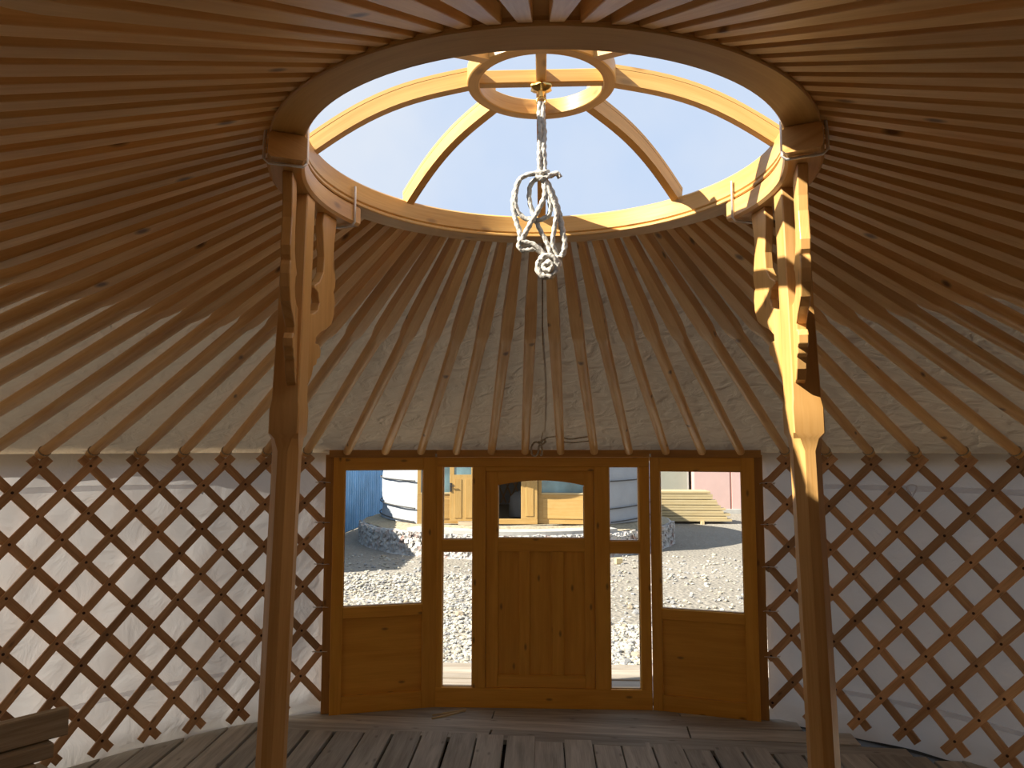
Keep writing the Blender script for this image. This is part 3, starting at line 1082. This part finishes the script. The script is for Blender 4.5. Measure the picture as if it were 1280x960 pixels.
# ------------------------------------------------------------------ outside: stones
rs = random.Random(21)
def stone_mesh(name, mat, seed):
    import bmesh
    bm = bmesh.new()
    bmesh.ops.create_icosphere(bm, subdivisions=2, radius=1)
    for v in bm.verts:
        k = 1 + .35 * noise.noise(v.co * 1.3 + Vector((seed, 0, 0))) + .12 * noise.noise(v.co * 3 + Vector((0, seed, 0)))
        v.co = Vector((v.co.x * k, v.co.y * k * .8, v.co.z * k * .55))
    me = bpy.data.meshes.new(name)
    bm.to_mesh(me); bm.free()
    me.materials.append(mat)
    return me
M_stones = []
for nm, c in (('cream_stone', (0.369, 0.326, 0.253)), ('white_stone', (0.400, 0.374, 0.326)), ('grey_stone', (0.237, 0.227, 0.221)), ('tan_stone', (0.316, 0.253, 0.179))):
    M_stones.append(plain(nm, c, rough=.9, scale=9, amt=.25, bump=.5, dist=.02))
SM = [stone_mesh('stone', M_stones[i % 4], i * 3.1) for i in range(8)]
heap_in_view = lambda x, y: x < .05 * y + 1.0
cols = ['cream', 'white', 'grey', 'tan', 'cream', 'white', 'grey', 'tan']
cnt = 0
while cnt < 150:
    y = 8.2 + 13 * rs.random() ** 1.6
    x = rs.uniform(-.34, .33) * y
    if hypot(x + .72, y - 20.6) < 4.5 or x < -5.2: continue
    if y > 12 and x > 0 and rs.random() < .5: continue
    r = rs.uniform(.035, .085) * (1.15 if y < 12 else .8)
    k = rs.randrange(8)
    link('stone', SM[k], M=Matrix.Translation((x, y, ground_z(x, y) + r * .25)) @ Matrix.Rotation(rs.uniform(0, 6.3), 4, 'Z') @ Matrix.Scale(r, 4),
         label='%s stone lying on the gravel yard outside the door' % cols[k], cat='stone', group='%s stones on the yard' % cols[k])
    cnt += 1
# gravel nobody could count
ico = [(0, 0, 1), (.89, 0, .45), (.28, .85, .45), (-.72, .53, .45), (-.72, -.53, .45), (.28, -.85, .45), (.72, .53, -.45), (-.28, .85, -.45), (-.89, 0, -.45), (-.28, -.85, -.45), (.72, -.53, -.45)]
icf = [(0, 1, 2), (0, 2, 3), (0, 3, 4), (0, 4, 5), (0, 5, 1), (1, 6, 2), (2, 7, 3), (3, 8, 4), (4, 9, 5), (5, 10, 1), (2, 6, 7), (3, 7, 8), (4, 8, 9), (5, 9, 10), (1, 10, 6)]
V, F, MI = [], [], []
for gi in range(3):
    tot = (6500, 6500, 4200)[gi]
    k = 0
    while k < tot:
        y = 7.6 + 9.5 * rs.random() ** 1.35
        x = rs.uniform(-.36, .34) * y
        lim = 14.5 if x < 0 else 10.6
        if y > lim and rs.random() < .88: continue
        if hypot(x + .72, y - 20.6) < 4.3: continue
        r = rs.uniform(.012, .045)
        sx, sy, sz = rs.uniform(.7, 1.4), rs.uniform(.6, 1.1), rs.uniform(.35, .8)
        q = rs.random() * 6.28
        ca, sa = cos(q), sin(q)
        b = len(V)
        z0 = ground_z(x, y) + r * .3
        for (p, q, w) in ico:
            p2, q2 = p * sx * r * rs.uniform(.8, 1.2), q * sy * r * rs.uniform(.8, 1.2)
            V.append((x + p2 * ca - q2 * sa, y + p2 * sa + q2 * ca, z0 + w * sz * r))
        F.extend([(b + i, b + j, b + l) for (i, j, l) in icf])
        MI.extend([gi] * len(icf))
        k += 1
me = bpy.data.meshes.new('gravel')
me.from_pydata(V, [], F)
for mat in M_stones[:3]:
    me.materials.append(mat)
me.polygons.foreach_set('material_index', MI)
link('gravel', me, kind='stuff', cat='gravel', label='pale mixed gravel strewn over the yard outside the door')


# ------------------------------------------------------------------ outside: neighbouring yurt
NX, NYC, NR = -.72, 20.6, 3.6
FZ = -.03
M_white = cloth('white_yurt_cover', (0.379, 0.388, 0.403), .02, (0.427, 0.427, 0.427), scale=4, bump=.5, dirt=.08)
m, N, L, B = nodes('rubble_plinth')
tcn = N.new('ShaderNodeTexCoord')
v1 = N.new('ShaderNodeTexVoronoi'); v1.inputs['Scale'].default_value = 9
L.new(tcn.outputs['Object'], v1.inputs['Vector'])
rr = ramp(N, [(0, (0.340, 0.203, 0.170)), (.35, (0.405, 0.373, 0.340)), (.6, (0.502, 0.470, 0.429)), (1, (0.308, 0.292, 0.284))])
L.new(v1.outputs['Color'], rr.inputs['Fac']); L.new(rr.outputs[0], B.inputs['Base Color'])
bp = N.new('ShaderNodeBump'); bp.inputs['Strength'].default_value = 1; bp.inputs['Distance'].default_value = .06
L.new(v1.outputs['Distance'], bp.inputs['Height']); L.new(bp.outputs[0], B.inputs['Normal'])
B.inputs['Roughness'].default_value = .95
M_plinth = m
M_sand = plain('yellow_sand', (0.312, 0.258, 0.174), rough=.95, scale=14, amt=.3, bump=.6, dist=.03)
M_conc = plain('pale_concrete', (0.372, 0.354, 0.324), rough=.9, scale=5, amt=.12)

pl_root = empty('stone_plinth', (NX, NYC, GZ), label='round rubble and brick plinth under the white yurt', cat='plinth')
m = MB()
rings = []
for (r, z) in ((4.32, -.06), (4.24, .02), (4.20, .25), (4.17, .50), (4.10, .53)):
    ring = []
    for k in range(120):
        q = r + .05 * noise.noise(Vector((k * .9, z * 7, 0)))
        ring.append(Vector((q * sin(2 * pi * k / 120), q * cos(2 * pi * k / 120), z + .02 * noise.noise(Vector((k * .5, z, 5))))))
    rings.append(ring)
m.loft(rings, caps=False)
m.build('rubble_side', M_plinth, pl_root, smooth=70)
m = MB()
rings = []
for (r, z) in ((4.11, .53), (3.9, .57), (3.62, .66), (3.3, .64), (.02, .64)):
    rings.append([Vector((r * sin(2 * pi * k / 120), r * cos(2 * pi * k / 120), z + (.03 * noise.noise(Vector((k * .4, r, 0))) if r > 3.4 else 0))) for k in range(120)])
m.loft(rings, caps=False)
m.build('sand_top', M_sand, pl_root, smooth=70)
# concrete lip in front of the door
m = MB()
rings = []
for (r0, z0) in ((3.25, .645), (4.13, .60), (4.13, .52), (3.25, .52)):
    rings.append([Vector((r0 * sin(a), -r0 * cos(a), z0)) for a in [radians(-36 + 72 * k / 40) for k in range(41)]])
m.loft(rings, closed=True, ring_closed=False, caps=False)
m.build('concrete_lip', M_conc, pl_root)
# rubble stones set in the plinth face
rub = MB()
for k in range(900):
    a = rs.uniform(radians(-80), radians(80))
    z = rs.uniform(.03, .50)
    r = rs.uniform(.03, .075)
    rub.box((0, 0, 0), (r * 2.0, r, r * 1.2), Matrix.Translation((4.215 * sin(a), -4.215 * cos(a), z)) @ Matrix.Rotation(a + rs.uniform(-.2, .2), 4, 'Z') @ Matrix.Rotation(rs.uniform(-.3, .3), 4, 'Y'))
rub.build('rubble', M_plinth, pl_root, kind='stuff')

ny = empty('neighbour_yurt', (NX, NYC, FZ), label='white felt yurt with yellow wooden doors on a stone plinth across the yard', cat='yurt')
DA = radians(37)
def body_r(z):
    return NR + .06 * sin(z * 2.2) + (.07 if z < .25 else 0) * (1 - z / .25)
m = MB()
na, nzz = 120, 16
for i in range(na + 1):
    a = DA + (2 * pi - 2 * DA) * i / na
    for j in range(nzz + 1):
        z = -.02 + 1.82 * j / nzz
        r = body_r(max(0, z)) + .03 * noise.noise(Vector((a * 9, z * 2, 0))) + .012 * noise.noise(Vector((a * 30, z * 6, 0)))
        m.v.append(Vector((r * sin(a), -r * cos(a), z)))
n = nzz + 1
for i in range(na):
    for j in range(nzz):
        q = [i * n + j, i * n + j + 1, (i + 1) * n + j + 1, (i + 1) * n + j]
        m.face(q, [(m.v[k].x, m.v[k].z) for k in q])
m.build('wall_cover', M_white, ny, smooth=80)
m = MB()
rings = []
for (r, z) in ((3.72, 1.70), (3.66, 1.80), (2.2, 2.25), (.85, 2.68), (.8, 2.74), (.02, 2.80)):
    rings.append([Vector((r * sin(2 * pi * k / 72), r * cos(2 * pi * k / 72), z)) for k in range(72)])
m.loft(rings, caps=False)
m.build('roof_cover', M_white, ny, smooth=60)
M_fcord = plain('dark_band_rope', (.07, .065, .06), rough=.9, scale=40)
for (z0, dz) in ((.02, .05), (.33, .05), (.98, .02), (1.42, .02)):
    for sg in (-1, 1):
        m = MB()
        pts = []
        for k in range(40):
            t = k / 39
            a = sg * (DA + radians(2) + (pi - DA - radians(2)) * t)
            z = z0 + dz * sin(t * 5) + .03 * t
            r = body_r(z) + .05
            pts.append(Vector((r * sin(a), -r * cos(a), z)))
        m.tube(pts, .016, 6)
        m.build('band_rope', M_fcord, ny, smooth=60)
# entrance panels of the neighbour
def npanel(name, x0, x1, z0, z1, y, parent=None, th=.05, rz=0, mat=None, axis=None):
    m = MB(); m.cbox((0, 0, 0), (x1 - x0, th, z1 - z0), .006, axis=axis)
    return m.build(name, mat or M_far, parent or ny, M=Matrix.Translation(((x0 + x1) / 2 - NX, y - NYC, (z0 + z1) / 2 - FZ)) @ Matrix.Rotation(rz, 4, 'Z'))
NY0 = 17.35
npanel('door_sill', -1.50, -.12, -.02, .10, NY0)
npanel('door_head', -1.50, -.12, 1.62, 1.74, NY0)
for (x0, x1) in ((-1.50, -1.07), (-.50, -.12)):
    side = npanel('door_side_panel', x0, x1, .10, 1.62, NY0, th=.05)
    npanel('raised_panel', x0 + .11, x1 - .09, .17, 1.50, NY0 - .028, th=.02)
for (x0, x1, sg) in ((-2.93, -1.51, -1), (-.11, 1.30, 1)):
    rz = -sg * radians(5)
    yy = NY0 + .065
    xm = (x0 + x1) / 2
    fr = npanel('window_panel', x0, x1, -.02, .66, yy, th=.05, rz=rz, axis=0)
    def sub(name, a0, a1, z0, z1, dy, th, mat):
        m = MB(); m.cbox((0, 0, 0), (a1 - a0, th, z1 - z0), .004)
        return m.build(name, mat, fr, loc=((a0 + a1) / 2, dy, (z0 + z1) / 2 - .32))
    hw = (x1 - x0) / 2
    sub('raised_panel', -hw + .12, hw - .12, .10, .56, -.03, .02, M_far)
    sub('frame', -hw, hw, 1.60, 1.74, 0, .05, M_far)
    for (a, b) in ((-hw, -hw + .085), (hw - .085, hw)):
        sub('frame', a, b, .66, 1.60, 0, .05, M_far)
    sub('pane', -hw + .085, hw - .085, .66, 1.60, .01, .01, M_farglass)
    sub('sill', -hw + .085, hw - .085, .66, .70, -.02, .04, M_lumber)
# the leaf swung right open against the window panel
lf = npanel('open_door_leaf', -2.15, -1.55, .06, 1.12, NY0 - .10, th=.045, rz=radians(3))
def lsub(name, a0, a1, z0, z1, dy, th, mat):
    m = MB(); m.cbox((0, 0, 0), (a1 - a0, th, z1 - z0), .003)
    return m.build(name, mat, lf, loc=((a0 + a1) / 2, dy, (z0 + z1) / 2 - .59 - FZ * 0))
for (a, b) in ((-.19, -.03), (.06, .22)):
    lsub('raised_panel', a, b, .13, 1.02, -.026, .014, M_far)
lsub('frame', -.30, -.20, 1.12, 1.62, 0, .045, M_far)
lsub('frame', .20, .30, 1.12, 1.62, 0, .045, M_far)
lsub('frame', -.20, .20, 1.54, 1.62, 0, .045, M_far)
lsub('pane', -.20, .20, 1.12, 1.54, 0, .01, M_farglass)
m = MB(); m.cbox((0, 0, 0), (.045, .014, .20), .004); m.cbox((.04, -.035, .03), (.12, .018, .02), .004); m.box((-.0, -.02, .03), (.018, .03, .018))
m.build('handle', M_black, lf, loc=(-.275, -.032, .24))
npanel('step', -1.95, -1.55, -.035, .05, NY0 - .05, th=.2, mat=M_rough)
# what shows inside its open door
M_in = plain('dim_inner_cloth', (.50, .48, .46), rough=.9, scale=3)
m = MB()
rings = []
for z in (0, 1.75):
    rings.append([Vector((2.9 * sin(a), 2.9 * cos(a), z)) for a in [radians(-80 + 160 * k / 40) for k in range(41)]])
m.loft(rings, ring_closed=False, caps=False)
m.build('inner_cloth', M_in, ny, smooth=60)
for k in range(-9, 10):
    for dr in (-1, 1):
        m = MB()
        rings = []
        for i in range(8):
            t = i / 7
            a = radians(k * 5.2) + dr * radians(14) * (t - .5)
            rings.append([Vector(((2.82 - .01 * dr) * sin(a) + p * .025, (2.82 - .01 * dr) * cos(a) + q * .006, .05 + 1.6 * t)) for (p, q) in ((-1, -1), (1, -1), (1, 1), (-1, 1))])
        m.loft(rings)
        m.build('inner_slat', M_slat, ny)
bun = MB()
rings = []
for (z, r) in ((0, .30), (.25, .34), (.5, .31), (.62, .2), (.66, .02)):
    rings.append([Vector((r * (1 + .12 * sin(3 * q + z * 4)) * cos(q) * 1.3, r * .8 * sin(q), z)) for q in [2 * pi * e / 24 for e in range(24)]])
bun.loft(rings)
bun.build('cloth_bundle', M_white, loc=(-.46, 19.3, FZ + .01), smooth=70, label='pale cloth bundle standing on the floor inside the white yurt', cat='bundle')


# ------------------------------------------------------------------ blue corrugated fence
M_blue = plain('blue_paint', (0.204, 0.428, 0.694), rough=.5, scale=1.5, amt=.18, bump=.1)
fence = empty('metal_fence', (-5.62, 19, GZ), label='blue corrugated metal fence beside the white yurt', cat='fence')
yy = 14.0 - 19
for k in range(9):
    m = MB()
    pts = []
    rings0, rings1 = [], []
    n_r = 8
    for i in range(n_r):
        b = yy + i * .25
        for (dy, dx) in ((0, 0), (.10, 0), (.125, .035), (.225, .035), (.25, 0)):
            if dy == .25 and i < n_r - 1: continue
            pts.append((dx, b + dy))
    x_of = lambda y: .012 * y
    rings = [[Vector((x_of(q) + p, q, z)) for (p, q) in pts] + [Vector((x_of(q) + p - .004, q, z)) for (p, q) in reversed(pts)] for z in (.06, 2.35)]
    m.loft(rings)
    m.build('sheet', M_blue, fence)
    m = MB(); m.cbox((0, 0, 0), (.06, .06, 2.45), .004)
    m.build('fence_post', M_black, fence, loc=(-.06 + x_of(yy), yy + .02, 1.2))
    yy += 2.0
m = MB(); m.cbox((0, 0, 0), (.05, 18.0, .07), .004)
o = m.build('bottom_rail', M_black, fence, loc=(-.04 + .012 * 4, 4.0, .06)); o.rotation_euler = (0, 0, -.012)

# ------------------------------------------------------------------ lumber stack
rl = random.Random(9)
yS = 24.2
zz = GZ + .09
names = ['lowest', 'second', 'third', 'fourth', 'fifth', 'sixth', 'seventh', 'eighth', 'ninth', 'tenth', 'topmost']
ends = [6.05, 5.92, 6.00, 5.78, 5.86, 5.70, 5.62, 5.58, 5.46, 5.44, 5.40]
xl = 3.80
for bxk in (4.0, 5.1):
    m = MB(); m.cbox((0, 0, 0), (.10, 1.3, .10), .005)
    m.build('spacer_block', M_lumber, loc=(bxk, yS + .55, GZ + .04), label='squared timber bearer under the lumber stack, %s' % ('on the yurt side' if bxk < 4.5 else 'near its ragged end'), cat='timber')
for i in range(11):
    t = .074
    x1 = ends[i] + rl.uniform(-.02, .02)
    ws = .26
    for k in range(4):
        e = x1 + (rl.uniform(-.10, .02) if k else 0)
        m = MB(); m.cbox((0, 0, 0), (e - xl, ws - .01, t), .004)
        m.build('lumber_plank', M_lumber, loc=((xl + e) / 2, yS + .14 + k * ws, zz + t / 2), cat='plank', group='planks of the lumber stack, %s layer' % names[i],
                label='fresh yellow plank in the %s layer of the lumber stack' % names[i])
    zz += t + (.022 if i % 2 else .006)

# ------------------------------------------------------------------ sheds behind the yard
M_pink = plain('pink_paint', (0.528, 0.360, 0.324), rough=.6, scale=1.2, amt=.06, bump=.05)
M_pinkd = plain('pink_paint_seam', (0.396, 0.198, 0.156), rough=.6, scale=1.2, amt=.06, bump=.05)
M_grn = plain('grey_green_plaster', (0.300, 0.294, 0.240), rough=.8, scale=1.5, amt=.08)
shed = empty('pink_shed', (7.5, 28.0, GZ), label='pale pink metal shed with a rust-red door seam behind the lumber stack', cat='shed')
for (a, b) in ((-1.87, -.56), (-.49, .75), (.82, 2.1)):
    m = MB(); m.cbox((0, 0, 0), (b - a, .06, 2.75), .006)
    m.build('wall_panel', M_pink, shed, loc=((a + b) / 2, 0, 1.55))
for a in (-.525, .785):
    m = MB(); m.cbox((0, 0, 0), (.09, .05, 2.75), .006)
    m.build('seam', M_pinkd, shed, loc=(a, .012, 1.55))
m = MB(); m.cbox((0, 0, 0), (4.1, .12, .24), .01)
m.build('footing', M_conc, shed, loc=(.11, -.02, .06))
m = MB(); m.box((0, 0, 0), (4.0, 2.6, .08))
m.build('roof', M_pinkd, shed, loc=(.11, 1.25, 2.97))
for a in (-1.86, 2.09):
    m = MB(); m.box((0, 0, 0), (.05, 2.5, 2.9))
    m.build('side_wall', M_pink, shed, loc=(a, 1.28, 1.45))
sh2 = empty('green_shed', (3.93, 28.4, GZ), label='grey-green plastered shed behind the lumber stack, next to the pink shed', cat='shed')
m = MB(); m.box((0, 0, 0), (2.9, 2.4, 2.6))
m.build('wall', M_grn, sh2, loc=(.12, 1.2, 1.3))
m = MB(); m.box((0, 0, 0), (3.05, 2.6, .10))
m.build('roof', M_conc, sh2, loc=(.12, 1.2, 2.65))
m = MB(); m.box((0, 0, 0), (.05, .03, 2.6))
m.build('corner_strip', M_conc, sh2, loc=(1.55, -.02, 1.3))
# small block of wood on the yard
m = MB(); m.cbox((0, 0, 0), (.14, .12, .12), .008)
m.build('timber_block', M_lumber, M=Matrix.Translation((1.60, 16.0, GZ + .06)) @ Matrix.Rotation(.3, 4, 'Z'), label='small pale block of timber lying alone on the yard', cat='timber')
